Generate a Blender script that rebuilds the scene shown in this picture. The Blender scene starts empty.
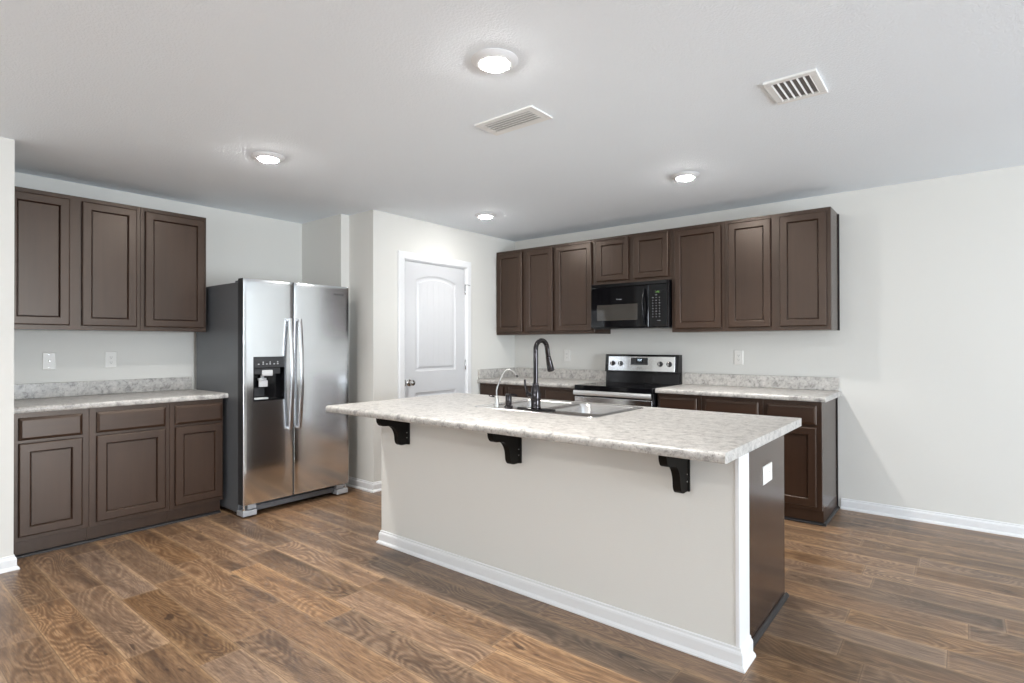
import bpy, bmesh, math, random
from mathutils import Vector, Matrix

S = bpy.context.scene
COL = S.collection
R = math.radians

# ------------------------------------------------------------------ camera
CAM = (3.9958, -4.991, 1.2805)
YAW, PIT, ROL, FPX = R(38.98), R(0.31), R(-0.11), 557.75
fw = Vector((-math.sin(YAW) * math.cos(PIT), math.cos(YAW) * math.cos(PIT), math.sin(PIT)))
rt = Vector((math.cos(YAW), math.sin(YAW), 0))
up = rt.cross(fw)
rt, up = rt * math.cos(ROL) + up * math.sin(ROL), up * math.cos(ROL) - rt * math.sin(ROL)
cd = bpy.data.cameras.new('camera')
cd.sensor_width = 36
cd.lens = FPX / 1024 * 36
cd.clip_start = .05
cam = bpy.data.objects.new('camera', cd)
COL.objects.link(cam)
M4 = Matrix.Identity(4)
for i in range(3):
    M4[i][0], M4[i][1], M4[i][2], M4[i][3] = rt[i], up[i], -fw[i], CAM[i]
cam.matrix_world = M4
S.camera = cam

# ------------------------------------------------------------------ world, daylight, ceiling fill, exposure
w = bpy.data.worlds.new('sky')
S.world = w
w.use_nodes = True
w.node_tree.nodes['Background'].inputs[0].default_value = (.75, .87, 1, 1)
w.node_tree.nodes['Background'].inputs[1].default_value = 1.2
S.view_settings.view_transform = 'Standard'
S.view_settings.look = 'None'
S.view_settings.gamma = 1
S.view_settings.exposure = 0.50
S.view_settings.use_curve_mapping = False
S.cycles.use_denoising = True
S.cycles.max_bounces = 10
S.cycles.diffuse_bounces = 6
S.cycles.sample_clamp_indirect = 6


def area(name, loc, d, sx, sy, power, col):
    l = bpy.data.lights.new(name, 'AREA')
    l.shape = 'RECTANGLE'
    l.size, l.size_y, l.energy, l.color = sx, sy, power, col
    o = bpy.data.objects.new(name, l)
    COL.objects.link(o)
    o.location = loc
    o.rotation_euler = Vector(d).to_track_quat('-Z', 'Z').to_euler()
    return o


DAY = (.84, .92, 1.0)
area('daylight_right', (9.48, -3.6, 1.15), (-1, 0, .7), 3.3, 1.9, 400, DAY)
area('rear_ceiling_fill', (2.1, -8.98, 1.45), (0, 1, 3.0), 1.7, 1.4, 60, (.97, .98, 1.0))  # added fill at an unseen rear window, tilted up to brighten the ceiling
area('rear_right_ceiling_fill', (5.0, -8.98, 1.45), (0, 1, 3.0), 1.7, 1.4, 60, (.97, .98, 1.0))  # its added twin further right, also steeply upward as ceiling fill
LAMP = 180.0        # strength of the ceiling lamps' lenses

# ------------------------------------------------------------------ measured layout (metres)
H = 2.460                       # ceiling
XL = -1.008                     # left wall behind the cabinets
STX, STY = -.2317, -4.294       # wall end left of the cabinets
S1X, S1Y, S2Y = -.356, -2.058, -1.973
RX, BY = 9.5, -9.0              # unseen right and rear walls
CT, CB = .914, .876             # worktop top and underside


# ------------------------------------------------------------------ materials
class N:
    def __init__(s, name):
        s.m = bpy.data.materials.new(name)
        s.m.use_nodes = True
        s.t = s.m.node_tree
        s.b = s.t.nodes['Principled BSDF']

    def n(s, typ, **k):
        x = s.t.nodes.new(typ)
        for a, v in k.items():
            setattr(x, a, v)
        return x

    def put(s, sock, v):
        if v is None:
            return
        if hasattr(v, 'is_output'):
            s.t.links.new(v, sock)
        else:
            sock.default_value = v

    def math(s, op, a, b=None, c=None, clamp=False):
        x = s.n('ShaderNodeMath', operation=op, use_clamp=clamp)
        for i, v in enumerate((a, b, c)):
            s.put(x.inputs[i], v)
        return x.outputs[0]

    def mix(s, f, a, b, mode='MIX'):
        x = s.n('ShaderNodeMix', data_type='RGBA', blend_type=mode)
        s.put(x.inputs[0], f)
        for i, v in ((6, a), (7, b)):
            s.put(x.inputs[i], (*v, 1) if isinstance(v, tuple) and len(v) == 3 else v)
        return x.outputs[2]

    def coords(s, scale=(1, 1, 1), which='Object'):
        c = s.n('ShaderNodeTexCoord')
        mp = s.n('ShaderNodeMapping')
        mp.inputs['Scale'].default_value = scale
        s.t.links.new(c.outputs[which], mp.inputs[0])
        return mp.outputs[0]

    def noise(s, vec, scale, detail=3, rough=.5, dist=0):
        x = s.n('ShaderNodeTexNoise')
        s.put(x.inputs['Vector'], vec)
        x.inputs['Scale'].default_value = scale
        x.inputs['Detail'].default_value = detail
        x.inputs['Roughness'].default_value = rough
        x.inputs['Distortion'].default_value = dist
        return x.outputs['Fac']

    def ramp(s, f, *stops):
        x = s.n('ShaderNodeValToRGB')
        e = x.color_ramp.elements
        while len(e) < len(stops):
            e.new(.5)
        for i, (p, c) in enumerate(stops):
            e[i].position = p
            e[i].color = (*c, 1) if isinstance(c, tuple) else (c, c, c, 1)
        s.put(x.inputs[0], f)
        return x.outputs[0]

    def bump(s, h, strength=.1, dist=.01):
        x = s.n('ShaderNodeBump')
        x.inputs['Strength'].default_value = strength
        x.inputs['Distance'].default_value = dist
        s.put(x.inputs['Height'], h)
        s.t.links.new(x.outputs[0], s.b.inputs['Normal'])

    def set(s, **k):
        for a, v in k.items():
            key = {'color': 'Base Color', 'rough': 'Roughness', 'metal': 'Metallic', 'spec': 'Specular IOR Level',
                   'coat': 'Coat Weight', 'coat_rough': 'Coat Roughness', 'aniso': 'Anisotropic', 'emit': 'Emission Color',
                   'glow': 'Emission Strength', 'tint': 'Specular Tint', 'ior': 'IOR'}[a]
            s.put(s.b.inputs[key], (*v, 1) if isinstance(v, tuple) and len(v) == 3 else v)
        return s.m


def srgb(r, g, b):
    f = lambda c: (c / 255 / 12.92 if c <= 10 else ((c / 255 + .055) / 1.055) ** 2.4)
    return (f(r), f(g), f(b))


def m_paint(name, col, bump_scale, strength, rough=.75, dist=.004):
    n = N(name)
    v = n.coords()
    f = n.noise(v, bump_scale, 3, .55)
    n.bump(n.ramp(f, (.35, 0.0), (.65, 1.0)), strength, dist)
    f2 = n.noise(v, 1.5, 2)
    c2 = tuple(c * .97 for c in col)
    return n.set(color=n.mix(f2, col, c2), rough=rough, spec=.3)


def m_plain(name, col, rough=.5, metal=0.0, **k):
    n = N(name)
    v = n.coords()
    f = n.noise(v, 30, 2)
    rr = n.math('MULTIPLY_ADD', f, .08, max(rough - .04, .02))
    return n.set(color=col, rough=rr, metal=metal, **k)


def m_wood(name, grain_axis, rough=.33):
    n = N(name)
    sc = [26, 26, 26]
    sc[grain_axis] = 1.6
    v = n.coords(tuple(sc))
    g = n.noise(v, 1.0, 5, .6, .4)
    sc2 = [5, 5, 5]
    sc2[grain_axis] = 1.2
    blot = n.noise(n.coords(tuple(sc2)), 1.0, 3, .5)
    c = n.mix(n.ramp(g, (.3, 0.0), (.75, 1.0)), (.0190, .0078, .0042), (.0325, .0152, .0086))
    c = n.mix(n.ramp(blot, (.35, 0.0), (.7, .5)), c, (.042, .0203, .0117))
    n.bump(g, .04, .002)
    return n.set(color=c, rough=n.math('MULTIPLY_ADD', g, .06, rough), spec=.66, tint=(1, .86, .75))


def m_floor():
    n = N('vinyl_plank_floor')
    tc = n.n('ShaderNodeTexCoord')
    sp = n.n('ShaderNodeSeparateXYZ')
    n.t.links.new(tc.outputs['Object'], sp.inputs[0])
    x, y = sp.outputs[0], sp.outputs[1]
    W, L = .1675, .92
    v = n.math('DIVIDE', n.math('ADD', y, 4.21 + 10 * W), W)
    row = n.math('FLOOR', v)
    fy = n.math('SUBTRACT', v, row)
    wn = n.n('ShaderNodeTexWhiteNoise', noise_dimensions='1D')
    n.put(wn.inputs['W'], n.math('ADD', row, .37))
    u = n.math('ADD', n.math('DIVIDE', x, L), n.math('MULTIPLY', wn.outputs[0], 7.0))
    colm = n.math('FLOOR', u)
    fx = n.math('SUBTRACT', u, colm)
    cmb = n.n('ShaderNodeCombineXYZ')
    n.put(cmb.inputs[0], row)
    n.put(cmb.inputs[1], colm)
    wid = n.n('ShaderNodeTexWhiteNoise', noise_dimensions='3D')
    n.put(wid.inputs['Vector'], cmb.outputs[0])
    rs = n.n('ShaderNodeSeparateColor')
    n.put(rs.inputs[0], wid.outputs['Color'])
    r1, r2, r3 = rs.outputs[0], rs.outputs[1], rs.outputs[2]
    # every plank has its own piece of grain
    gx = n.math('ADD', x, n.math('MULTIPLY', r1, 31.0))
    gy = n.math('ADD', y, n.math('MULTIPLY', r2, 17.0))

    def vec(ax, ay):
        c = n.n('ShaderNodeCombineXYZ')
        n.put(c.inputs[0], n.math('MULTIPLY', gx, ax))
        n.put(c.inputs[1], n.math('MULTIPLY', gy, ay))
        n.put(c.inputs[2], n.math('MULTIPLY', r3, 9.0))
        return c.outputs[0]
    fine = n.noise(vec(13, 150), 1.0, 3, .6, .2)
    mid = n.noise(vec(3.5, 36), 1.0, 3, .55, .4)
    big = n.noise(vec(2.1, 6.2), 1.0, .6, .4, .35)
    # cathedral figure: contour lines of a smooth stretched field
    wave = n.math('SINE', n.math('MULTIPLY', n.math('ADD', big, n.math('MULTIPLY', fine, .02)), 140.0))
    pale_ring = n.math('POWER', n.math('MULTIPLY_ADD', wave, .5, .5), 3.0)
    dark_ring = n.math('POWER', n.math('MULTIPLY_ADD', wave, -.5, .5), 2.0)
    c = n.mix(r2, srgb(146, 113, 84), srgb(138, 114, 94))
    c = n.mix(n.ramp(mid, (.30, .55), (.52, 0.0)), c, srgb(104, 79, 60))
    c = n.mix(n.ramp(mid, (.52, 0.0), (.74, .55)), c, srgb(180, 147, 114))
    amt = n.ramp(n.noise(vec(1.0, 3.2), 1.0, 1, .5), (.34, .25), (.60, 1.0))
    c = n.mix(n.math('MULTIPLY', n.math('MULTIPLY', dark_ring, amt), .40), c, srgb(90, 66, 48))
    c = n.mix(n.math('MULTIPLY', n.math('MULTIPLY', pale_ring, amt), .36), c, srgb(188, 158, 126))
    # golden sapwood along a plank's long edges, its border wandering
    off = n.math('ABSOLUTE', n.math('SUBTRACT', fy, .5))
    wand = n.math('MULTIPLY_ADD', n.noise(vec(1.3, 1.5), 1.0, 2, .5), .55, -.30)
    sap = n.ramp(n.math('ADD', off, wand), (.34, 0.0), (.47, .58))
    c = n.mix(sap, c, srgb(188, 154, 118))
    # dark heart streaks and knots
    blot = n.noise(vec(1.5, 6.5), 1.0, 3, .6, .7)
    c = n.mix(n.ramp(blot, (.52, 0.0), (.68, .72)), c, srgb(84, 66, 54))
    knot = n.noise(vec(5, 16), 1.0, 2, .6, 1.2)
    c = n.mix(n.ramp(knot, (.68, 0.0), (.74, .75)), c, srgb(58, 43, 34))
    c = n.mix(n.ramp(fine, (.38, .50), (.56, 0.0)), c, srgb(78, 59, 46))
    hs = n.n('ShaderNodeHueSaturation')
    n.put(hs.inputs['Color'], c)
    n.put(hs.inputs['Value'], n.math('MULTIPLY_ADD', r3, .38, .62))
    n.put(hs.inputs['Saturation'], n.math('MULTIPLY_ADD', r1, .25, .92))
    c = hs.outputs[0]
    # butt joints and long seams
    ey = n.math('MINIMUM', fy, n.math('SUBTRACT', 1.0, fy))
    ex = n.math('MINIMUM', fx, n.math('SUBTRACT', 1.0, fx))
    ey = n.math('MULTIPLY', ey, W)
    ex = n.math('MULTIPLY', ex, L)
    e = n.math('MINIMUM', ex, ey)
    seam = n.math('SUBTRACT', 1.0, n.math('DIVIDE', e, .0030), clamp=True)
    pale = n.math('MULTIPLY', n.math('SUBTRACT', 1.0, n.math('DIVIDE', e, .011), clamp=True), .30)
    c = n.mix(pale, c, srgb(182, 150, 116))
    c = n.mix(n.math('MULTIPLY', seam, .60), c, srgb(60, 44, 34))
    n.bump(n.math('SUBTRACT', fine, n.math('MULTIPLY', seam, 1.5)), .10, .003)
    return n.set(color=c, rough=n.math('MULTIPLY_ADD', fine, .12, .31), spec=.6)


def m_laminate():
    n = N('speckled_laminate')
    v = n.coords()
    a = n.noise(v, 24, 6, .70, .5)
    b = n.noise(v, 62, 5, .7, .3)
    d = n.noise(v, 125, 3, .6)
    c = n.ramp(a, (.34, srgb(128, 126, 123)), (.45, srgb(172, 169, 165)), (.62, srgb(194, 191, 186)))
    c = n.mix(n.ramp(b, (.55, 0.0), (.66, .65)), c, srgb(118, 111, 105))
    c = n.mix(n.ramp(b, (.28, .75), (.40, 0.0)), c, srgb(216, 213, 208))
    c = n.mix(n.ramp(d, (.61, 0.0), (.70, .65)), c, srgb(98, 88, 80))
    n.bump(b, .015, .001)
    return n.set(color=c, rough=.32, spec=.45)


def m_steel(name, axis, col=(.78, .80, .82), rough=.15, aniso=.2):
    n = N(name)
    sc = [420, 420, 420]
    sc[axis] = 3
    f = n.noise(n.coords(tuple(sc)), 1.0, 2, .5)
    c = n.mix(f, tuple(x * .94 for x in col), tuple(min(1, x * 1.06) for x in col))
    n.bump(f, .02, .0004)
    return n.set(color=c, metal=1.0, rough=n.math('MULTIPLY_ADD', f, .06, rough - .03), aniso=aniso)


MT = {
    'wall': m_paint('greige_wall_paint', srgb(217, 216, 211), 150, .06),
    'ceiling': m_paint('textured_ceiling_paint', srgb(240, 246, 251), 105, .34, .85, .003),
    'trim': m_plain('white_trim_paint', srgb(225, 226, 227), .35),
    'doorpaint': m_plain('white_door_paint', srgb(206, 207, 209), .38),
    'floor': m_floor(),
    'wood': m_wood('espresso_wood_upright', 2),
    'woodx': m_wood('espresso_wood_lengthwise', 0),
    'side': m_wood('espresso_side_panel', 2, .17),
    'toe': m_plain('dark_toe_kick', (.020, .014, .011), .45),
    'shoe': m_plain('dark_shoe_molding', (.014, .012, .012), .5),
    'lam': m_laminate(),
    'steel': m_steel('brushed_steel', 1),
    'steelx': m_steel('brushed_steel_lengthwise', 0),
    'sink': m_steel('sink_steel', 0, (.62, .61, .60), .26, .2),
    'handle': m_steel('handle_steel', 2, (.66, .66, .67), .22, .3),
    'satinsteel': m_steel('satin_steel', 0, (.80, .80, .80), .42, .0),
    'case': m_plain('grey_appliance_case', srgb(104, 107, 111), .32, .25),
    'footgrey': m_plain('grey_foot_plastic', srgb(160, 162, 165), .3),
    'gasket_gap_filler': m_plain('dark_grey_gasket', (.022, .023, .025), .5),
    'black': m_plain('black_gloss_plastic', (.006, .006, .007), .14, spec=.35),
    'glass': m_plain('black_glass', (.004, .004, .005), .05, spec=.28),
    'window': m_plain('dark_oven_window', (.055, .050, .044), .07, spec=.6),
    'satin': m_plain('black_satin_plastic', (.016, .016, .017), .38),
    'panel': m_plain('charcoal_panel', (.030, .031, .034), .25),
    'greyplastic': m_plain('light_grey_plastic', srgb(190, 192, 194), .35),
    'bronze': m_plain('dark_bronze_metal', (.050, .046, .048), .085, 1.0),
    'chrome': m_plain('chrome_metal', (.80, .79, .77), .12, 1.0),
    'tap': m_plain('dull_chrome_metal', (.50, .50, .49), .30, 1.0),
    'nickel': m_plain('satin_nickel', (.52, .51, .50), .20, 1.0),
    'corbel': m_plain('black_brown_bracket', (.006, .005, .004), .5, spec=.12),
    'plate': m_plain('white_plastic', srgb(228, 226, 221), .35),
    'slot': m_plain('dark_slot', (.05, .05, .05), .6),
    'ventdark': m_plain('vent_shadow_grey', (.22, .22, .225), .7),
    'ventpale': m_plain('vent_damper_white', (.55, .55, .55), .6),
    'vent': m_plain('white_vent_metal', srgb(236, 236, 234), .4),
    'print': m_plain('pale_grey_print', srgb(190, 192, 196), .5),
    'printdark': m_plain('dark_grey_print', srgb(70, 72, 76), .5),
    'keys': m_plain('grey_key_print', srgb(125, 127, 130), .5),
    'ring': m_plain('burner_ring_print', (.06, .06, .065), .15),
    'lens': N('lamp_lens').set(color=(1, 1, 1), emit=(1, .975, .94), glow=LAMP),
    'green': N('green_digits').set(color=(.02, .05, .01), emit=(.35, .85, .12), glow=.35),
    'blue': N('pale_blue_digits').set(color=(.1, .1, .1), emit=(.70, .86, 1.0), glow=1.6),
    'frame': m_plain('white_window_frame', srgb(235, 236, 238), .4),
}


# ------------------------------------------------------------------ mesh helpers
def mesh_obj(name, bm, mat, parent=None, smooth=None):
    bmesh.ops.recalc_face_normals(bm, faces=bm.faces)
    me = bpy.data.meshes.new(name)
    bm.to_mesh(me)
    bm.free()
    me.materials.append(MT[mat] if isinstance(mat, str) else mat)
    if smooth is not None:
        me.polygons.foreach_set('use_smooth', [True] * len(me.polygons))
        me.set_sharp_from_angle(angle=R(smooth))
    o = bpy.data.objects.new(name, me)
    COL.objects.link(o)
    if parent:
        o.parent = parent
    return o


def tag(o, label=None, cat=None, group=None, kind=None):
    for k, v in (('label', label), ('category', cat), ('group', group), ('kind', kind)):
        if v:
            o[k] = v
    return o


def thing(name, label, cat, loc=(0, 0, 0), rz=0, group=None):
    o = bpy.data.objects.new(name, None)
    o.empty_display_size = .1
    COL.objects.link(o)
    o.location = loc
    o.rotation_euler = (0, 0, rz)
    return tag(o, label, cat, group)


def nb():
    return bmesh.new()


def add_box(bm, x0, x1, y0, y1, z0, z1, bev=0, seg=2):
    t = bmesh.new()
    bmesh.ops.create_cube(t, size=1)
    for v in t.verts:
        v.co = Vector((x0 + (v.co.x + .5) * (x1 - x0), y0 + (v.co.y + .5) * (y1 - y0), z0 + (v.co.z + .5) * (z1 - z0)))
    if bev:
        bmesh.ops.bevel(t, geom=t.edges[:], offset=bev, segments=seg, profile=.5, affect='EDGES')
    merge(bm, t)
    return bm


def merge(bm, t):
    me = bpy.data.meshes.new('t')
    t.to_mesh(me)
    t.free()
    bm.from_mesh(me)
    bpy.data.meshes.remove(me)


def BX(*a, **k):
    return add_box(nb(), *a, **k)


def add_prism(bm, pts, fn, a, b):
    """closed 2-D outline pts swept from a to b; fn(p, q, s) -> 3-D point"""
    va = [bm.verts.new(fn(p, q, a)) for p, q in pts]
    vb = [bm.verts.new(fn(p, q, b)) for p, q in pts]
    n = len(pts)
    for i in range(n):
        bm.faces.new((va[i], va[(i + 1) % n], vb[(i + 1) % n], vb[i]))
    bm.faces.new(va)
    bm.faces.new(list(reversed(vb)))
    return bm


def add_lathe(bm, prof, M=Matrix.Identity(4), seg=32):
    rings = []
    for r, z in prof:
        if r < 1e-6:
            rings.append([bm.verts.new(M @ Vector((0, 0, z)))])
        else:
            rings.append([bm.verts.new(M @ Vector((r * math.cos(2 * math.pi * i / seg), r * math.sin(2 * math.pi * i / seg), z))) for i in range(seg)])
    for A, B in zip(rings, rings[1:]):
        for i in range(seg):
            j = (i + 1) % seg
            if len(A) == 1 and len(B) == 1:
                continue
            if len(A) == 1:
                bm.faces.new((A[0], B[i], B[j]))
            elif len(B) == 1:
                bm.faces.new((A[i], A[j], B[0]))
            else:
                bm.faces.new((A[i], A[j], B[j], B[i]))
    for k in (0, -1):
        if len(rings[k]) > 1:
            bm.faces.new(rings[k])
    return bm


def axis_m(loc, d):
    return Matrix.Translation(loc) @ Vector(d).to_track_quat('Z', 'Y').to_matrix().to_4x4()


def add_tube(bm, pts, rad, seg=14, flat=None, caps=True):
    """sweep of a circle (or, flat=(a, b), a rounded rectangle) along pts; rad: number or list"""
    pts = [Vector(p) for p in pts]
    n = len(pts)
    rads = rad if isinstance(rad, (list, tuple)) else [rad] * n
    rings = []
    ref = None
    for i, p in enumerate(pts):
        d = (pts[min(i + 1, n - 1)] - pts[max(i - 1, 0)]).normalized()
        if ref is None:
            ref = Vector((0, 1, 0)) if abs(d.y) < .9 else Vector((1, 0, 0))
        s = (ref - d * ref.dot(d)).normalized()
        t = d.cross(s)
        ref = s
        if flat:
            a, b = flat
            ring = []
            for k in range(seg):
                th = 2 * math.pi * k / seg
                cx, sx = math.cos(th), math.sin(th)
                ring.append(p + s * a * math.copysign(abs(cx) ** .5, cx) + t * b * math.copysign(abs(sx) ** .5, sx))
        else:
            ring = [p + (s * math.cos(2 * math.pi * k / seg) + t * math.sin(2 * math.pi * k / seg)) * rads[i] for k in range(seg)]
        rings.append([bm.verts.new(c) for c in ring])
    for A, B in zip(rings, rings[1:]):
        for k in range(seg):
            j = (k + 1) % seg
            bm.faces.new((A[k], A[j], B[j], B[k]))
    if caps:
        bm.faces.new(rings[0])
        bm.faces.new(rings[-1])
    return bm


def loops_face(bm, x0, x1, z0, z1, loops, fill=True):
    """concentric rectangles (inset, y) facing -y; returns the bmesh"""
    prev = None
    for ins, y in loops:
        ring = [bm.verts.new((a, y, b)) for a, b in ((x0 + ins, z0 + ins), (x1 - ins, z0 + ins), (x1 - ins, z1 - ins), (x0 + ins, z1 - ins))]
        if prev:
            for i in range(4):
                bm.faces.new((prev[i], prev[(i + 1) % 4], ring[(i + 1) % 4], ring[i]))
        else:
            first = ring
        prev = ring
    if fill:
        bm.faces.new(prev)
    return first


def text_mesh(name, s, size, mat, parent, loc, rot, depth=.0004, sx=1.0):
    cu = bpy.data.curves.new(name, 'FONT')
    cu.body = s
    cu.size = size
    cu.align_x = 'CENTER'
    cu.align_y = 'CENTER'
    cu.extrude = depth
    to = bpy.data.objects.new(name + '_t', cu)
    COL.objects.link(to)
    dg = bpy.context.evaluated_depsgraph_get()
    me = bpy.data.meshes.new_from_object(to.evaluated_get(dg))
    bpy.data.objects.remove(to)
    me.materials.clear()
    me.materials.append(MT[mat])
    o = bpy.data.objects.new(name, me)
    COL.objects.link(o)
    o.parent = parent
    o.location = loc
    o.rotation_euler = rot
    o.scale = (sx, 1, 1)
    return o


# ------------------------------------------------------------------ the room
def struct(name, bm, mat, smooth=None):
    return tag(mesh_obj(name, bm, mat, None, smooth), kind='structure')


T = .12
struct('floor', BX(XL - T, RX + T, BY - T, T, -.1, 0), 'floor')
struct('ceiling', BX(XL - T, RX + T, BY - T, T, H, H + .1), 'ceiling')
struct('wall_back', BX(-T, RX + T, 0, T, 0, H), 'wall')
DY0, DY1, DZ = -1.63, -.815, 2.065          # pantry door opening
b = BX(-T, 0, S2Y, DY0, 0, H)
add_box(b, -T, 0, DY1, 0, 0, H)
add_box(b, -T, 0, DY0, DY1, DZ, H)
struct('wall_pantry', b, 'wall')
struct('wall_pantry_side', BX(S1X - .02, -T, S2Y, S2Y + .1, 0, H), 'wall')
struct('wall_niche', BX(XL - T, S1X, S1Y, S1Y + .13, 0, H), 'wall')
struct('wall_left', BX(XL - T, XL, STY - .0075, S1Y, 0, H), 'wall')
WE = STY - .0075
b = BX(XL - T, STX, WE - T, WE, 0, H)
add_box(b, STX - T, STX, BY, WE - T, 0, H)
struct('wall_left_end', b, 'wall')


def wall_with_holes(fixed, axis, a0, a1, holes, out):
    bm = nb()
    cuts = sorted(holes)
    cur = a0

    def put(p, q, z0, z1):
        if axis == 'x':
            add_box(bm, p, q, fixed, fixed + out, z0, z1)
        else:
            add_box(bm, fixed, fixed + out, p, q, z0, z1)
    for p, q, z0, z1 in cuts:
        put(cur, p, 0, H)
        if z0 > 0:
            put(p, q, 0, z0)
        put(p, q, z1, H)
        cur = q
    put(cur, a1, 0, H)
    return bm


wins_r = [(-5.3, -1.9, .12, 2.1)]
wins_b = [(1.2, 3.0, .7, 2.2), (4.1, 5.9, .7, 2.2)]
struct('wall_right', wall_with_holes(RX, 'y', BY, 0, wins_r, T), 'wall')
struct('wall_rear', wall_with_holes(BY, 'x', STX, RX, wins_b, -T), 'wall')
k = 0
for p, q, z0, z1 in wins_r + wins_b:
    k += 1
    bm = nb()
    horiz = (p, q, z0, z1) in wins_b
    bars = [(p, p + .06, z0, z1), (q - .06, q, z0, z1), (p + .06, q - .06, z0, z0 + .06), (p + .06, q - .06, z1 - .06, z1),
            ((p + q) / 2 - .03, (p + q) / 2 + .03, z0 + .06, z1 - .06)]
    for a0, a1, c0, c1 in bars:
        if horiz:
            add_box(bm, a0, a1, BY + .03, BY + .09, c0, c1)
        else:
            add_box(bm, RX - .09, RX - .03, a0, a1, c0, c1)
    struct('window_%d' % k, bm, 'frame')

# baseboards: outline (out, height)
BB = [(0, 0), (.024, 0), (.024, .006), (.021, .013), (.015, .018), (.013, .020), (.013, .058), (.011, .066), (.006, .071), (.0055, .080), (0, .083)]


def base_run(bm, side, fixed, a, b, m0=0, m1=0):
    """one length of skirting; side says which way it faces; m0, m1 = mitre sign at the ends (+1 longer at the front)"""
    va, vb = [], []
    for o, z in BB:
        pa, pb = a - m0 * o, b + m1 * o
        if side in ('+x', '-x'):
            x = fixed + (o if side == '+x' else -o)
            va.append(bm.verts.new((x, pa, z)))
            vb.append(bm.verts.new((x, pb, z)))
        else:
            y = fixed + (o if side == '+y' else -o)
            va.append(bm.verts.new((pa, y, z)))
            vb.append(bm.verts.new((pb, y, z)))
    n = len(BB)
    for i in range(n):
        bm.faces.new((va[i], va[(i + 1) % n], vb[(i + 1) % n], vb[i]))
    bm.faces.new(va)
    bm.faces.new(vb)


bm = nb(); base_run(bm, '-y', 0, 3.25, RX); struct('baseboard_back', bm, 'trim')
bm = nb(); base_run(bm, '+x', 0, S2Y, DY0 - .08, 1, 0); base_run(bm, '-y', S2Y, S1X, 0, 0, 1)
base_run(bm, '+x', 0, DY1 + .08, -.66); struct('baseboard_pantry', bm, 'trim')
bm = nb(); base_run(bm, '+x', STX, BY, WE, 0, 1); base_run(bm, '+y', WE, STX - .12, STX, 0, 1); struct('baseboard_left', bm, 'trim')
bm = nb(); base_run(bm, '-x', RX, BY, 0); struct('baseboard_right', bm, 'trim')
bm = nb(); base_run(bm, '+y', BY, STX, RX); struct('baseboard_rear', bm, 'trim')

# pantry door casing
CP = [(0, 0), (.010, 0), (.018, .012), (.018, .060), (.013, .072), (0, .076)]      # (out, across)


def casing():
    bm = nb()
    for s, y in ((-1, DY0), (1, DY1)):
        va = [bm.verts.new((o, y + s * c, 0)) for o, c in CP]
        vb = [bm.verts.new((o, y + s * c, DZ + c)) for o, c in CP]
        n = len(CP)
        for i in range(n):
            bm.faces.new((va[i], va[(i + 1) % n], vb[(i + 1) % n], vb[i]))
        bm.faces.new(va); bm.faces.new(vb)
    va = [bm.verts.new((o, DY0 - c, DZ + c)) for o, c in CP]
    vb = [bm.verts.new((o, DY1 + c, DZ + c)) for o, c in CP]
    n = len(CP)
    for i in range(n):
        bm.faces.new((va[i], va[(i + 1) % n], vb[(i + 1) % n], vb[i]))
    bm.faces.new(va); bm.faces.new(vb)
    # jamb lining the opening
    add_box(bm, -T, 0, DY0, DY0 + .006, 0, DZ)
    add_box(bm, -T, 0, DY1 - .006, DY1, 0, DZ)
    add_box(bm, -T, 0, DY0 + .006, DY1 - .006, DZ - .006, DZ)
    return struct('trim_1', bm, 'trim')


casing()


def offset_poly(pts, d):
    """inset a counter-clockwise polygon by d"""
    n = len(pts)
    out = []
    for i in range(n):
        p0, p1, p2 = Vector(pts[i - 1]), Vector(pts[i]), Vector(pts[(i + 1) % n])
        a, c = (p1 - p0).normalized(), (p2 - p1).normalized()
        na, nc = Vector((-a.y, a.x)), Vector((-c.y, c.x))
        bi = (na + nc)
        bi = bi / max(bi.dot(na), .2)
        out.append(tuple(p1 + bi * d))
    return out


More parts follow.
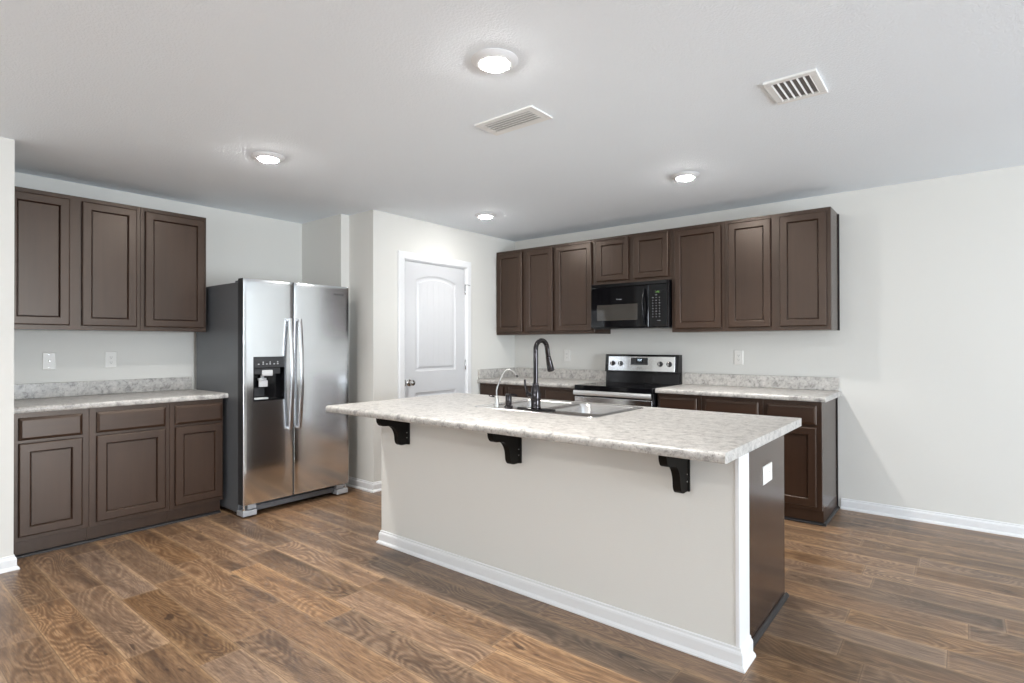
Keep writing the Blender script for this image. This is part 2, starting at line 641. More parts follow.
def pantry_door():
    y0, y1, z0, z1 = DY0 + .009, DY1 - .009, .012, DZ - .010
    xf, xb = -.006, -.042
    bm = nb()
    ys0, ys1 = -1.487, -.952
    arch = [(ys0, 1.028), (ys1, 1.028)]
    for i in range(17):
        t = i / 16
        y = ys1 + (ys0 - ys1) * t
        arch.append((y, 1.893 + .052 * (1 - (2 * t - 1) ** 2)))
    low = [(ys0, .235), (ys1, .235), (ys1, .828), (ys0, .828)]
    rect = [(y0, z0), (y1, z0), (y1, z1), (y0, z1)]
    edges = []
    rings = []
    for poly in (rect, arch, low):
        vs = [bm.verts.new((xf, p, q)) for p, q in poly]
        rings.append(vs)
        for i in range(len(vs)):
            edges.append(bm.edges.new((vs[i], vs[(i + 1) % len(vs)])))
    bmesh.ops.triangle_fill(bm, edges=edges, use_beauty=True, use_dissolve=False)
    for poly, vs in ((arch, rings[1]), (low, rings[2])):
        prev = vs
        for d, dx in ((.008, -.006), (.016, -.009), (.030, -.009), (.044, -.002)):
            pp = offset_poly(poly, d)
            cur = [bm.verts.new((xf + dx, p, q)) for p, q in pp]
            for i in range(len(cur)):
                j = (i + 1) % len(cur)
                bm.faces.new((prev[i], prev[j], cur[j], cur[i]))
            prev = cur
        bm.faces.new(prev)
    back = [bm.verts.new((xb, p, q)) for p, q in rect]
    for i in range(4):
        j = (i + 1) % 4
        bm.faces.new((rings[0][i], rings[0][j], back[j], back[i]))
    bm.faces.new(back)
    d = struct('door_1', bm, 'doorpaint')
    # plank grooves on the raised field of the upper panel: slim beads
    bm = nb()
    nbd = 6
    for i in range(nbd):
        y = -1.437 + (i + .5) * (.435 / nbd)
        add_box(bm, xf - .0028, xf - .0012, y - .0022, y + .0022, 1.078, 1.842 + .045 * (1 - ((y + 1.2195) / .268) ** 2))
    mesh_obj('panel_bead', bm, 'doorpaint', d)
    # knob
    km = axis_m((xf, DY0 + .062, .928), (1, 0, 0))
    kb = add_lathe(nb(), [(0.032, 0), (.032, .004), (.026, .009), (.012, .012), (.011, .028), (.018, .034), (.027, .042), (.029, .052), (.024, .062), (.012, .067), (0, .068)], km, 28)
    mesh_obj('door_knob', kb, 'nickel', d, 40)
    bm = nb()
    add_box(bm, xf, xf + .003, DY0 + .010, DY0 + .022, .898, .958)
    mesh_obj('latch_plate', bm, 'nickel', d)
    for z in (1.845, 1.075, .26):
        h = mesh_obj('hinge', add_lathe(nb(), [(0, -.052), (.004, -.050), (.0065, -.045), (.0065, .045), (.004, .050), (0, .052)], Matrix.Translation((xf + .010, DY1 - .008, z)), 12), 'nickel', d, 40)
        if z > 1.8:
            bm = add_tube(nb(), [(xf + .012, DY1 - .008, z + .050), (xf + .028, DY1 + .008, z + .052), (xf + .042, DY1 + .03, z + .045)], .004)
            add_tube(bm, [(xf + .012, DY1 - .008, z + .050), (xf + .03, DY1 - .03, z + .05)], .005)
            mesh_obj('hinge_stop', bm, 'nickel', h, 40)


pantry_door()


# ------------------------------------------------------------------ cabinets (local: width +x, front -y, back y = 0)
DOOR_LOOPS = [(.007, 0), (.007, -.007), (0, -.009), (0, -.016), (.002, -.0195), (.007, -.022), (.050, -.022), (.052, -.0210), (.0545, -.0180), (.0560, -.0095), (.0585, -.0070), (.0610, -.0070)]
DRAWER_LOOPS = [(.007, 0), (.007, -.006), (0, -.008), (0, -.014), (.003, -.0165), (.012, -.0205), (.016, -.022)]


def cab_door(root, x0, x1, z0, z1, yf):
    bm = nb()
    first = loops_face(bm, x0, x1, z0, z1, [(i, yf + y) for i, y in DOOR_LOOPS], False)
    bm.faces.new(first)
    d = mesh_obj('door', bm, 'wood', root)
    bm = nb()
    i = .0605
    add_box(bm, x0 + i, x1 - i, yf - .0115, yf - .004, z0 + i, z1 - i, .0015, 1)
    mesh_obj('center_panel', bm, 'wood', d)
    return d


def cab_drawer(root, x0, x1, z0, z1, yf):
    bm = nb()
    first = loops_face(bm, x0, x1, z0, z1, [(i, yf + y) for i, y in DRAWER_LOOPS])
    bm.faces.new(first)
    return mesh_obj('drawer_front', bm, 'woodx', root)


def cabinet(label, group, loc, rz, width, depth, z0, z1, doors=(), drawers=(), base=False, end=None, toe=.05, scribe=False):
    """doors, drawers: (x0, x1, z0, z1) in the cabinet's own width"""
    root = thing('base_cabinet' if base else 'wall_cabinet', label, 'cabinet', loc, rz, group)
    zt = .108 if base else z0
    e = .0005
    bm = BX(e, width - e, -depth + .019, -.002, zt, z1)
    mesh_obj('carcass', bm, 'side', root)
    # face frame: rails and stiles around the openings
    bm = BX(e, width - e, -depth, -depth + .019, zt, z1, .0012, 1)
    mesh_obj('face_frame', bm, 'wood', root)
    if base:
        mesh_obj('toe_kick', BX(e, width - e - (.0 if end else 0), -depth + toe, -.002, 0.001, .108), 'wood' if toe < .06 else 'toe', root)
        bm = nb()
        fy = -depth + toe
        pr = [(0, .001), (.017, .001), (.017, .005), (.012, .014), (.004, .019), (0, .019)]
        add_prism(bm, pr, lambda p, q, s: (s, fy - p, q), e, width - e + (.016 if end else 0))
        if end:
            add_prism(bm, pr, lambda p, q, s: (width + p, s, q), fy - .016, -.002)
        mesh_obj('shoe_molding', bm, 'shoe', root)
    if scribe:
        mesh_obj('scribe_molding', BX(width, width + .007, -.020, -.002, .02 if base else z0, z1, .002), 'shoe', root)
    for d in doors:
        cab_door(root, *d, -depth)
    for d in drawers:
        cab_drawer(root, *d, -depth)
    return root


Q = math.pi / 2
UZ0, UZ1 = 1.385, 2.293
UD0, UD1 = 1.415, 2.264
BD = (.137, .693)
BDR = (.712, .846)
# back wall, wall cabinets (left to right)
UF = .3237
ub = 'dark brown wall cabinets on the back wall'
cabinet('tall dark brown two-door wall cabinet in the corner beside the white pantry door', ub, (0, 0, 0), 0, .780, UF, UZ0, UZ1,
        [(.025, .368, UD0, UD1), (.425, .762, UD0, UD1)])
cabinet('narrow one-door dark brown wall cabinet directly left of the black microwave', ub, (.780, 0, 0), 0, .457, UF, UZ0, UZ1,
        [(.022, .438, UD0, UD1)])
cabinet('short two-door dark brown wall cabinet mounted above the black microwave', ub, (1.237, 0, 0), 0, .781, UF, 1.848, UZ1,
        [(.033, .370, 1.876, UD1 + .004), (.424, .754, 1.876, UD1 + .004)])
cabinet('narrow one-door dark brown wall cabinet directly right of the black microwave', ub, (2.018, 0, 0), 0, .456, UF, UZ0, UZ1,
        [(.030, .430, UD0, UD1)])
cabinet('two-door dark brown wall cabinet at the right end of the back wall row', ub, (2.474, 0, 0), 0, .767, UF, UZ0, UZ1,
        [(.030, .356, UD0, UD1), (.420, .741, UD0, UD1)], scribe=True)
# left wall, wall cabinets
ul = 'dark brown wall cabinets left of the refrigerator'
LD = .325
cabinet('wide two-door dark brown wall cabinet at the far left, partly behind the wall end', ul, (XL, STY + .001, 0), Q, .762, LD, UZ0, UZ1,
        [(.022, .345, UD0, UD1), (.411, .736, UD0, UD1)])
cabinet('one-door dark brown wall cabinet next to the stainless refrigerator', ul, (XL, STY + .763, 0), Q, .457, LD, UZ0, UZ1,
        [(.027, .440, UD0, UD1)])
# left wall, base cabinets
bl = 'dark brown base cabinets left of the refrigerator'
LB = .622
cabinet('dark brown base cabinet at the far left beside the wall end, drawer over door', bl, (XL, STY + .001, 0), Q, .383, LB, 0, CB,
        [(.036, .346, *BD)], [(.036, .346, *BDR)], True)
cabinet('middle dark brown base cabinet under the short pale worktop, widest of three', bl, (XL, STY + .384, 0), Q, .470, LB, 0, CB,
        [(.037, .440, *BD)], [(.037, .440, *BDR)], True)
cabinet('dark brown base cabinet touching the refrigerator, drawer over narrow door', bl, (XL, STY + .854, 0), Q, .366, LB, 0, CB,
        [(.031, .356, *BD)], [(.031, .356, *BDR)], True)
# back wall, base cabinets
bb = 'dark brown base cabinets along the back wall'
DB = .598
for lab, x0, x1, e, dx in (
        ('dark brown base cabinet in the corner by the pantry door, behind the slim chrome tap', .001, .370, False, (.022, .330)),
        ('dark brown base cabinet behind the tall dark faucet, second from the corner', .370, .832, False, (.032, .425)),
        ('dark brown base cabinet touching the left side of the range', .832, 1.236, False, (.030, .372)),
        ('dark brown base cabinet touching the right side of the range', 2.006, 2.375, False, (.018, .336)),
        ('middle dark brown base cabinet between the range and the exposed cabinet end', 2.375, 2.838, False, (.033, .432)),
        ('dark brown base cabinet at the right end, its side panel facing the bare wall', 2.838, 3.225, True, (.031, .355))):
    cabinet(lab, bb, (x0, 0, 0), 0, x1 - x0, DB, 0, CB, [(*dx, *BD)], [(*dx, *BDR)], True, e, .048, e)


# ------------------------------------------------------------------ worktops
def bullnose(front, back, zt=CT, zb=CB):
    """outline (y, z) of a post-formed worktop, front at y = front (< back)"""
    r = .016
    pts = [(back, zb), (back, zt)]
    for i in range(7):
        a = math.pi / 2 * i / 6
        pts.append((front + r - r * math.sin(a), zt - r + r * math.cos(a)))
    for i in range(1, 5):
        a = math.pi / 2 * i / 4
        pts.append((front + .009 - .009 * math.cos(a), zb + .009 - .009 * math.sin(a)))
    return pts


def worktop(label, loc, rz, width, depth, splash_side=None):
    root = thing('countertop', label, 'countertop', loc, rz)
    bm = add_prism(nb(), bullnose(-depth, -.001), lambda p, q, s: (s, p, q), .001, width)
    mesh_obj('worktop_slab', bm, 'lam', root, 35)
    bm = BX(.001, width - .012, -.020, -.001, CT + .0005, 1.018, .003)
    mesh_obj('backsplash', bm, 'lam', root)
    if splash_side:
        mesh_obj('side_splash', BX(.001, .020, -depth + .012, -.021, CT + .0005, 1.018, .003), 'lam', root)
    return root


worktop('short speckled pale laminate worktop with backsplash between the wall end and refrigerator', (XL, STY, 0), Q, STY * -1 - 3.047, .6515)
worktop('speckled pale laminate worktop on the back wall left of the range, with corner splash', (0, 0, 0), 0, 1.229, .644, True)
worktop('speckled pale laminate worktop on the back wall right of the range', (2.004, 0, 0), 0, 1.251, .644)

# ------------------------------------------------------------------ island
IL, IR, IF, IB = 1.008, 3.372, -3.085, -1.947
WL, WR, WF, WB, PB, PX = 1.065, 3.290, -2.714, -2.585, -1.924 - .035, 3.287
isl = thing('kitchen_island', 'grey kitchen island base with white baseboard, white corner board and dark brown end', 'kitchen island')
mesh_obj('knee_wall', BX(WL, WR, WF, WB, .001, CB), 'wall', isl)
mesh_obj('corner_board', BX(WR, WR + .016, WF - .003, WB, .001, CB, .0015), 'trim', isl)
bm = nb()
base_run(bm, '-y', WF, WL, WR + .016, 1, 1)
base_run(bm, '+x', WR + .016, WF, WB, 1, 0)
base_run(bm, '-x', WL, WF, WB, 1, 0)
for v in bm.verts:
    v.co.z += .001
mesh_obj('baseboard', bm, 'trim', isl)
bm = BX(WL + .03, PX - .008, WB + .001, PB - .02, .001, .70)
add_box(bm, WL + .03, 1.70, WB + .001, PB - .02, .70, CB)
add_box(bm, 2.61, PX - .008, WB + .001, PB - .02, .70, CB)
mesh_obj('cabinet_box', bm, 'wood', isl)
mesh_obj('end_panel', BX(PX - .007, PX, WB + .001, -1.924, .001, CB, .001), 'side', isl)
mesh_obj('scribe_strip', BX(PX, PX + .004, WB + .001, WB + .010, .02, CB - .012, .001), 'shoe', isl)
pr = [(0, .001), (.017, .001), (.017, .005), (.012, .014), (.004, .019), (0, .019)]
mesh_obj('shoe_molding', add_prism(nb(), pr, lambda p, q, s: (PX + p, s, q), WB + .03, -1.905), 'shoe', isl)

# island worktop with the cut-out for the sink
SX0, SX1, SY0, SY1 = 1.735, 2.572, -2.580, -2.000
hx0, hx1, hy0, hy1 = SX0 + .014, SX1 - .014, SY0 + .014, SY1 - .014
it = thing('countertop', 'large speckled pale laminate worktop of the island, overhanging on three black brackets', 'countertop')
bm = nb()
P = lambda p, q, s: (s, p, q)
add_prism(bm, bullnose(IF, hy0), P, IL, IR)
add_box(bm, IL, hx0, hy0, hy1, CB, CT)
add_box(bm, hx1, IR, hy0, hy1, CB, CT)
add_box(bm, IL, IR, hy1, IB, CB, CT)
mesh_obj('worktop_slab', bm, 'lam', it, 35)

# double-bowl sink
sk = thing('sink', 'stainless double-bowl drop-in sink set in the island worktop', 'sink', (SX0, SY0, CT))
SW, SD = SX1 - SX0, SY1 - SY0
BOWL = [(.040, .402, .118, SD - .035), (.436, SW - .040, .118, SD - .035)]


def rrect(x0, x1, y0, y1, r, n=6):
    pts = []
    for cx, cy, a0 in ((x1 - r, y0 + r, -90), (x1 - r, y1 - r, 0), (x0 + r, y1 - r, 90), (x0 + r, y0 + r, 180)):
        for i in range(n + 1):
            a = R(a0 + 90 * i / n)
            pts.append((cx + r * math.cos(a), cy + r * math.sin(a)))
    return pts


def ring_faces(bm, A, B):
    n = len(A)
    for i in range(n):
        bm.faces.new((A[i], A[(i + 1) % n], B[(i + 1) % n], B[i]))


bm = nb()
mk = lambda pts, z: [bm.verts.new((p, q, z)) for p, q in pts]
zr = .0045
o0, o1, o2 = mk(rrect(0, SW, 0, SD, .045), .0006), mk(rrect(.002, SW - .002, .002, SD - .002, .043), .0035), mk(rrect(.008, SW - .008, .008, SD - .008, .040), zr)
ring_faces(bm, o0, o1)
ring_faces(bm, o1, o2)
edges = [bm.edges.get((o2[i], o2[(i + 1) % len(o2)])) for i in range(len(o2))]
tops = []
for x0, x1, y0, y1 in BOWL:
    r0 = mk(rrect(x0, x1, y0, y1, .055), zr)
    edges += [bm.edges.new((r0[i], r0[(i + 1) % len(r0)])) for i in range(len(r0))]
    tops.append(r0)
bmesh.ops.triangle_fill(bm, edges=edges, use_beauty=True)
mesh_obj('rim', bm, 'sink', sk, 30)
for x0, x1, y0, y1 in BOWL:
    bm = nb()
    prev = None
    for ins, z, r in ((0, zr, .055), (.003, .001, .053), (.008, -.010, .050), (.014, -.13, .048), (.026, -.165, .046), (.05, -.178, .04)):
        cur = mk(rrect(x0 + ins, x1 - ins, y0 + ins, y1 - ins, r), z)
        if prev:
            ring_faces(bm, prev, cur)
        prev = cur
    bm.faces.new(prev)
    bo = mesh_obj('bowl', bm, 'sink', sk, 50)
    dm = Matrix.Translation(((x0 + x1) / 2, (y0 + y1) / 2, -.178))
    mesh_obj('drain', add_lathe(nb(), [(.056, .0005), (.054, .003), (.042, .002), (.036, -.004), (0, -.004)], dm, 28), 'chrome', bo, 40)

# faucet: (X, Y) measured on the sink deck
ZD = CT + zr + .0006
FX, FY = 2.149, -2.500
fa = thing('faucet', 'tall dark bronze gooseneck faucet with pull-down spray head behind the island edge', 'faucet', (FX, FY, ZD), 0)
bm = nb()
mk2 = lambda pts, z: [bm.verts.new((p, q, z)) for p, q in pts]
a0 = mk2(rrect(-.128, .128, -.030, .030, .0299, 8), 0)
a1 = mk2(rrect(-.126, .126, -.028, .028, .0279, 8), .006)
a2 = mk2(rrect(-.118, .118, -.022, .022, .0219, 8), .009)
ring_faces(bm, a0, a1); ring_faces(bm, a1, a2); bm.faces.new(a2); bm.faces.new(a0)
mesh_obj('base_plate', bm, 'bronze', fa, 40)
mesh_obj('body', add_lathe(nb(), [(.028, .009), (.029, .014), (.0265, .020), (.0280, .060), (.0275, .090), (.0230, .115), (.0180, .135), (.0165, .142), (.0170, .146), (.0140, .148), (0, .148)], seg=32), 'bronze', fa, 40)
# spout arc in a vertical plane turned a little to the right
ang = R(88)
dx, dy = math.cos(ang), math.sin(ang)
pts = [(0, 0, .146), (0, 0, .23), (0, 0, .30)]
rad = .053
for i in range(1, 15):
    a = math.pi * (i / 14) * .97
    h = rad - rad * math.cos(a)
    pts.append((h * dx, h * dy, .331 + rad * math.sin(a)))
e1, e0 = Vector(pts[-1]), Vector(pts[-2])
dd = (e1 - e0).normalized()
pts.append(tuple(e1 + dd * .05))
mesh_obj('spout', add_tube(nb(), pts, .0135, 18), 'bronze', fa, 60)
hp = Vector(pts[-1])
hd = (dd + Vector((dx * .12, dy * .12, 0))).normalized()
hm = axis_m(hp - hd * .006, hd)
sh = mesh_obj('spray_head', add_lathe(nb(), [(.0138, 0), (.0155, .003), (.0150, .010), (.0165, .022), (.0190, .050), (.0215, .078), (.0215, .084), (.018, .087), (0, .087)], hm, 24), 'bronze', fa, 40)
mesh_obj('spray_button', add_box(nb(), -.006, .006, -.020, -.014, -.03, -.008, .002), 'satin', sh).matrix_local = Matrix.Translation(hp + hd * .05 + Vector((0, 0, .012)))
hv = mesh_obj('handle', add_tube(nb(), [(-.020, 0, .078), (-.060, -.004, .080)], [.0135, .0125], 18), 'bronze', fa, 60)
mesh_obj('lever', add_tube(nb(), [(-.052, -.004, .086), (-.062, -.005, .105), (-.070, -.006, .135), (-.072, -.006, .165)], [.0085, .0065, .006, .0065], 14), 'bronze', hv, 60)

# soap dispenser
so = thing('soap_dispenser', 'short black soap dispenser between the faucet and the slim chrome tap', 'soap dispenser', (1.958, -2.505, ZD))
mesh_obj('collar', add_lathe(nb(), [(.026, 0), (.027, .004), (.024, .008), (.018, .014), (0, .014)], seg=24), 'bronze', so, 40)
mesh_obj('body', add_lathe(nb(), [(.017, .012), (.0185, .02), (.0185, .062), (.017, .066), (0, .066)], seg=24), 'bronze', so, 40)
mesh_obj('pump_head', add_lathe(nb(), [(.014, .064), (.019, .068), (.019, .073), (.015, .077), (0, .077)], seg=24), 'bronze', so, 40)
mesh_obj('nozzle', add_tube(nb(), [(0, 0, .072), (.018, .022, .073), (.032, .040, .066)], [.006, .005, .0045], 12), 'bronze', so, 60)

# slim filtered-water tap
tp = thing('drinking_water_tap', 'slim chrome drinking water tap, leftmost fixture on the sink deck', 'tap', (1.880, -2.520, ZD))
mesh_obj('base', add_lathe(nb(), [(.016, 0), (.016, .004), (.0125, .008), (.0125, .052), (.010, .058), (.006, .062), (0, .062)], seg=24), 'tap', tp, 40)
rd = Vector((math.cos(R(38)), math.sin(R(38)), 0))
fp = [(0, 0, .055), (0, 0, .095)]
prof = [(.006, .118), (.016, .145), (.034, .182), (.048, .205), (.060, .215), (.076, .217), (.092, .209), (.108, .193), (.116, .182)]
mesh_obj('spout', add_tube(nb(), fp + [(rd.x * p, rd.y * p, q) for p, q in prof], .0042, 12), 'tap', tp, 60)
tipd = (rd * .008 + Vector((0, 0, -.011))).normalized()
mesh_obj('tip', add_lathe(nb(), [(.005, 0), (.006, .004), (.006, .014), (0, .014)], axis_m((rd.x * .115, rd.y * .115, .183), tipd), 14), 'satin', tp, 40)
mesh_obj('lever', add_tube(nb(), [(0, 0, .056), (-.018, -.012, .060), (-.036, -.026, .064)], [.006, .0055, .005], 12), 'bronze', tp, 60)


# island brackets
def corbel(xr, label):
    o = thing('corbel', label, 'bracket', (xr, WF, CB), 0, 'black brackets under the island overhang')
    prof = [(0, 0), (-.225, 0), (-.225, -.034)]
    # convex nose, then a deep S-curve down to the foot
    for i in range(1, 7):
        a = math.pi / 2 * i / 6
        prof.append((-.225 + .034 * (1 - math.cos(a)), -.034 - .042 * math.sin(a)))
    n = 12
    for i in range(1, n + 1):
        t = i / n
        a = math.pi / 2 * t
        prof.append((-.160 + .070 * math.sin(a), -.078 - .090 * (1 - math.cos(a))))
    for i in range(1, 7):
        a = math.pi / 2 * i / 6
        prof.append((-.089 + .030 * (1 - math.cos(a)), -.170 - .036 * math.sin(a)))
    prof.append((0, -.206))
    bm = add_prism(nb(), prof, lambda p, q, s: (s, p - .0008, q - .0004), -.040, -.006)
    bmesh.ops.recalc_face_normals(bm, faces=bm.faces)
    mesh_obj('bracket_arm', bm, 'corbel', o, 30)
    mesh_obj('back_plate', BX(-.046, 0, -.014, -.0005, -.209, -.0005, .003), 'corbel', o)
    for z in (-.135, -.165):
        mesh_obj('screw', add_lathe(nb(), [(.004, 0), (.0035, .002), (0, .003)], axis_m((-.006, -.022, z), (1, 0, 0)), 10), 'nickel', o, 40)
    return o


corbel(1.345, 'black curved bracket nearest the refrigerator end of the island overhang')
corbel(2.219, 'black curved bracket at the middle of the island overhang')
corbel(3.109, 'black curved bracket nearest the white corner board of the island')


# ------------------------------------------------------------------ refrigerator (local: world axes, origin at floor)
def fridge():
    o = thing('refrigerator', 'stainless side-by-side refrigerator with water dispenser in the wall niche', 'refrigerator', (XL + .06, -2.600, 0))
    y0, y1 = -.448, .458
    xb, xc, xd = 0, .742, .835          # back, case front, door front
    mesh_obj('case', BX(xb, xc, y0 + .004, y1 - .004, .03, 1.752, .006), 'case', o)
    bm = BX(xc, xc + .010, y0 + .012, y1 - .012, .11, 1.745)
    add_box(bm, xc + .010, xd - .012, -.0575, -.0485, .11, 1.770)  # added dark strip standing in for the shade between the doors
    mesh_obj('gasket_gap_filler', bm, 'gasket_gap_filler', o)
    ys = -.053                           # split between the doors
    dz0, dz1 = .098, 1.775
    hole = (-.374, -.128, .858, 1.192)

    def door(name, a, b, hole=None):
        """door skin with a gently bowed front and rounded edges"""
        r = .003
        ylist = [a, a + .0004, a + .001, a + .002, a + r]
        m = 14
        ylist += [a + r + (b - a - 2 * r) * i / m for i in range(1, m)]
        ylist += [b - r, b - .002, b - .001, b - .0004, b]
        zlist = [dz0, dz0 + .0004, dz0 + .001, dz0 + .002, dz0 + r, .5, 1.3, dz1 - .05, dz1 - .03, dz1 - r, dz1 - .002, dz1 - .001, dz1 - .0004, dz1]
        if hole:
            ylist += hole[:2]
            zlist += hole[2:]
            ylist = [y for y in ylist if not (hole[0] < y < hole[1])]
        ylist, zlist = sorted(set(ylist)), sorted(set(zlist))
        if hole:
            zlist = [z for z in zlist if not (hole[2] < z < hole[3])]

        def rnd(d):
            return 0 if d >= r else r - math.sqrt(max(0, r * r - (r - d) ** 2))

        def xf(y, z):
            t = (2 * (y - a) / (b - a) - 1)
            return xd - .004 * t * t - rnd(min(y - a, b - y)) - rnd(min(z - dz0, dz1 - z))
        bm = nb()
        g = {(i, j): bm.verts.new((xf(y, z), y, z)) for i, y in enumerate(ylist) for j, z in enumerate(zlist)}
        ny, nz = len(ylist), len(zlist)
        for i in range(ny - 1):
            for j in range(nz - 1):
                if hole and hole[0] - 1e-6 <= ylist[i] < hole[1] - 1e-6 and hole[2] - 1e-6 <= zlist[j] < hole[3] - 1e-6:
                    continue
                bm.faces.new((g[i, j], g[i + 1, j], g[i + 1, j + 1], g[i, j + 1]))
        rim = [(i, 0) for i in range(ny)] + [(ny - 1, j) for j in range(1, nz)] + [(i, nz - 1) for i in range(ny - 2, -1, -1)] + [(0, j) for j in range(nz - 2, 0, -1)]
        x_b = xc + .010
        back = [bm.verts.new((x_b, ylist[i], zlist[j])) for i, j in rim]
        for k in range(len(rim)):
            l = (k + 1) % len(rim)
            bm.faces.new((g[rim[k]], g[rim[l]], back[l], back[k])).material_index = 1
        bm.faces.new(back).material_index = 1
        d = mesh_obj(name, bm, 'steel', o, 25)
        d.data.materials.append(MT['gasket_gap_filler'])
        return d
    fz = door('freezer_door', y0, ys - .005, hole)
    fr = door('refrigerator_door', ys + .005, y1)
    # bowed handles
    for d, y in ((fz, -.093), (fr, -.013)):
        pts = []
        zt, zb = 1.497, .612
        pts.append((xd - .004, y, zt - .004))
        pts.append((xd + .026, y, zt - .006))
        for i in range(25):
            t = i / 24
            z = zt - .010 + (zb - zt + .020) * t
            pts.append((xd + .026 + .030 * math.sin(math.pi * t), y, z))
        pts.append((xd + .026, y, zb + .006))
        pts.append((xd - .004, y, zb + .004))
        bm = add_tube(nb(), pts[2:-2], 0, 16, (.0145, .008))
        for z in (zt - .018, zb + .018):
            add_box(bm, xd - .006, xd + .030, y - .012, y + .012, z - .010, z + .010, .003)
        mesh_obj('handle', bm, 'handle', d, 40)
    # water and ice dispenser in the freezer door
    a, b, c, dd = hole
    bm = nb()
    dp = .062
    x1 = xd - .001
    add_box(bm, x1 - dp - .004, x1 - dp, a, b, c, dd)                              # back
    add_box(bm, x1 - dp, x1 + .001, a, a + .006, c, dd, .001)                     # cheeks
    add_box(bm, x1 - dp, x1 + .001, b - .006, b, c, dd, .001)
    add_box(bm, x1 - dp, x1 + .001, a + .006, b - .006, c, c + .012, .001)        # floor
    mesh_obj('dispenser_niche', bm, 'black', fz)
    mesh_obj('control_panel', BX(x1 - .03, x1 + .003, a + .004, b - .004, 1.108, dd - .003, .003), 'panel', fz)
    mesh_obj('dispenser_hood', BX(x1 - .05, x1 - .008, a + .006, b - .030, 1.058, 1.108, .004), 'panel', fz)
    mesh_obj('ice_chute', BX(x1 - .030, x1 + .001, -.305, -.222, 1.045, 1.090, .006), 'greyplastic', fz)
    bm = nb()
    add_box(bm, x1 - .045, x1 - .018, -.322, -.262, 1.012, 1.030, .004)
    add_box(bm, x1 - .040, x1 - .022, -.318, -.250, .962, 1.012, .005)
    add_box(bm, x1 - .045, x1 - .030, -.300, -.275, 1.020, 1.050, .003)
    mesh_obj('dispenser_paddle', bm, 'greyplastic', fz)
    mesh_obj('drip_tray', BX(x1 - .050, x1 - .004, a + .012, a + .118, c + .012, c + .024, .002), 'greyplastic', fz)
    mesh_obj('splash_plate', BX(x1 - dp, x1 - dp + .006, a + .010, a + .115, c + .03, .955, .003), 'panel', fz)
    for i, y in enumerate((-.335, -.300, -.272, -.246, -.214, -.186)):
        mesh_obj('button_symbol', BX(x1 + .0028, x1 + .0034, y - .006, y + .006, 1.134, 1.139), 'print', fz)
        if i in (1, 3, 5):
            mesh_obj('button_symbol', BX(x1 + .0028, x1 + .0034, y - .004, y + .004, 1.147, 1.154), 'print', fz)
    text_mesh('maker_badge', 'Whirlpool', .024, 'satin', fr, (xd - .0010, .355, 1.706), (Q, 0, Q))
    # foot grille with its two brackets
    mesh_obj('base_grille', BX(xc - .03, xc + .035, y0 + .10, y1 - .10, .030, .070, .003), 'case', o)
    mesh_obj('grille_recess', BX(xc - .05, xc - .005, y0 + .03, y1 - .03, .020, .110), 'gasket_gap_filler', o)
    for s, y in ((1, y0 + .003), (-1, y1 - .003)):
        ya, yb_ = (y, y + .105) if s > 0 else (y - .105, y)
        f = mesh_obj('leveling_foot', BX(xc - .02, xd - .012, ya, yb_, .012, .052, .004), 'footgrey', o)
        ya2, yb2 = (ya + .04, yb_) if s > 0 else (ya, yb_ - .04)
        mesh_obj('foot_cover', BX(xc - .01, xd - .020, ya2, yb2, .058, .094, .003), 'footgrey', f)
        yp = ya + .018 if s > 0 else yb_ - .018
        mesh_obj('hinge_pin', add_lathe(nb(), [(.012, .052), (.012, .066), (.006, .068), (.006, .098), (0, .098)], Matrix.Translation((xd - .035, yp, 0)), 14), 'chrome', f, 40)
        yw = ya + .04 if s > 0 else yb_ - .04
        mesh_obj('wheel', add_lathe(nb(), [(.014, -.012), (.015, -.01), (.015, .01), (.014, .012)], axis_m((xc - .10, yw, .0152), (0, 1, 0)), 18), 'satin', o, 40)
    for y in (y0 + .05, y1 - .05):
        mesh_obj('hinge_cap', BX(xc - .09, xc + .05, y - .028, y + .028, 1.752, 1.768, .004), 'case', o)


fridge()


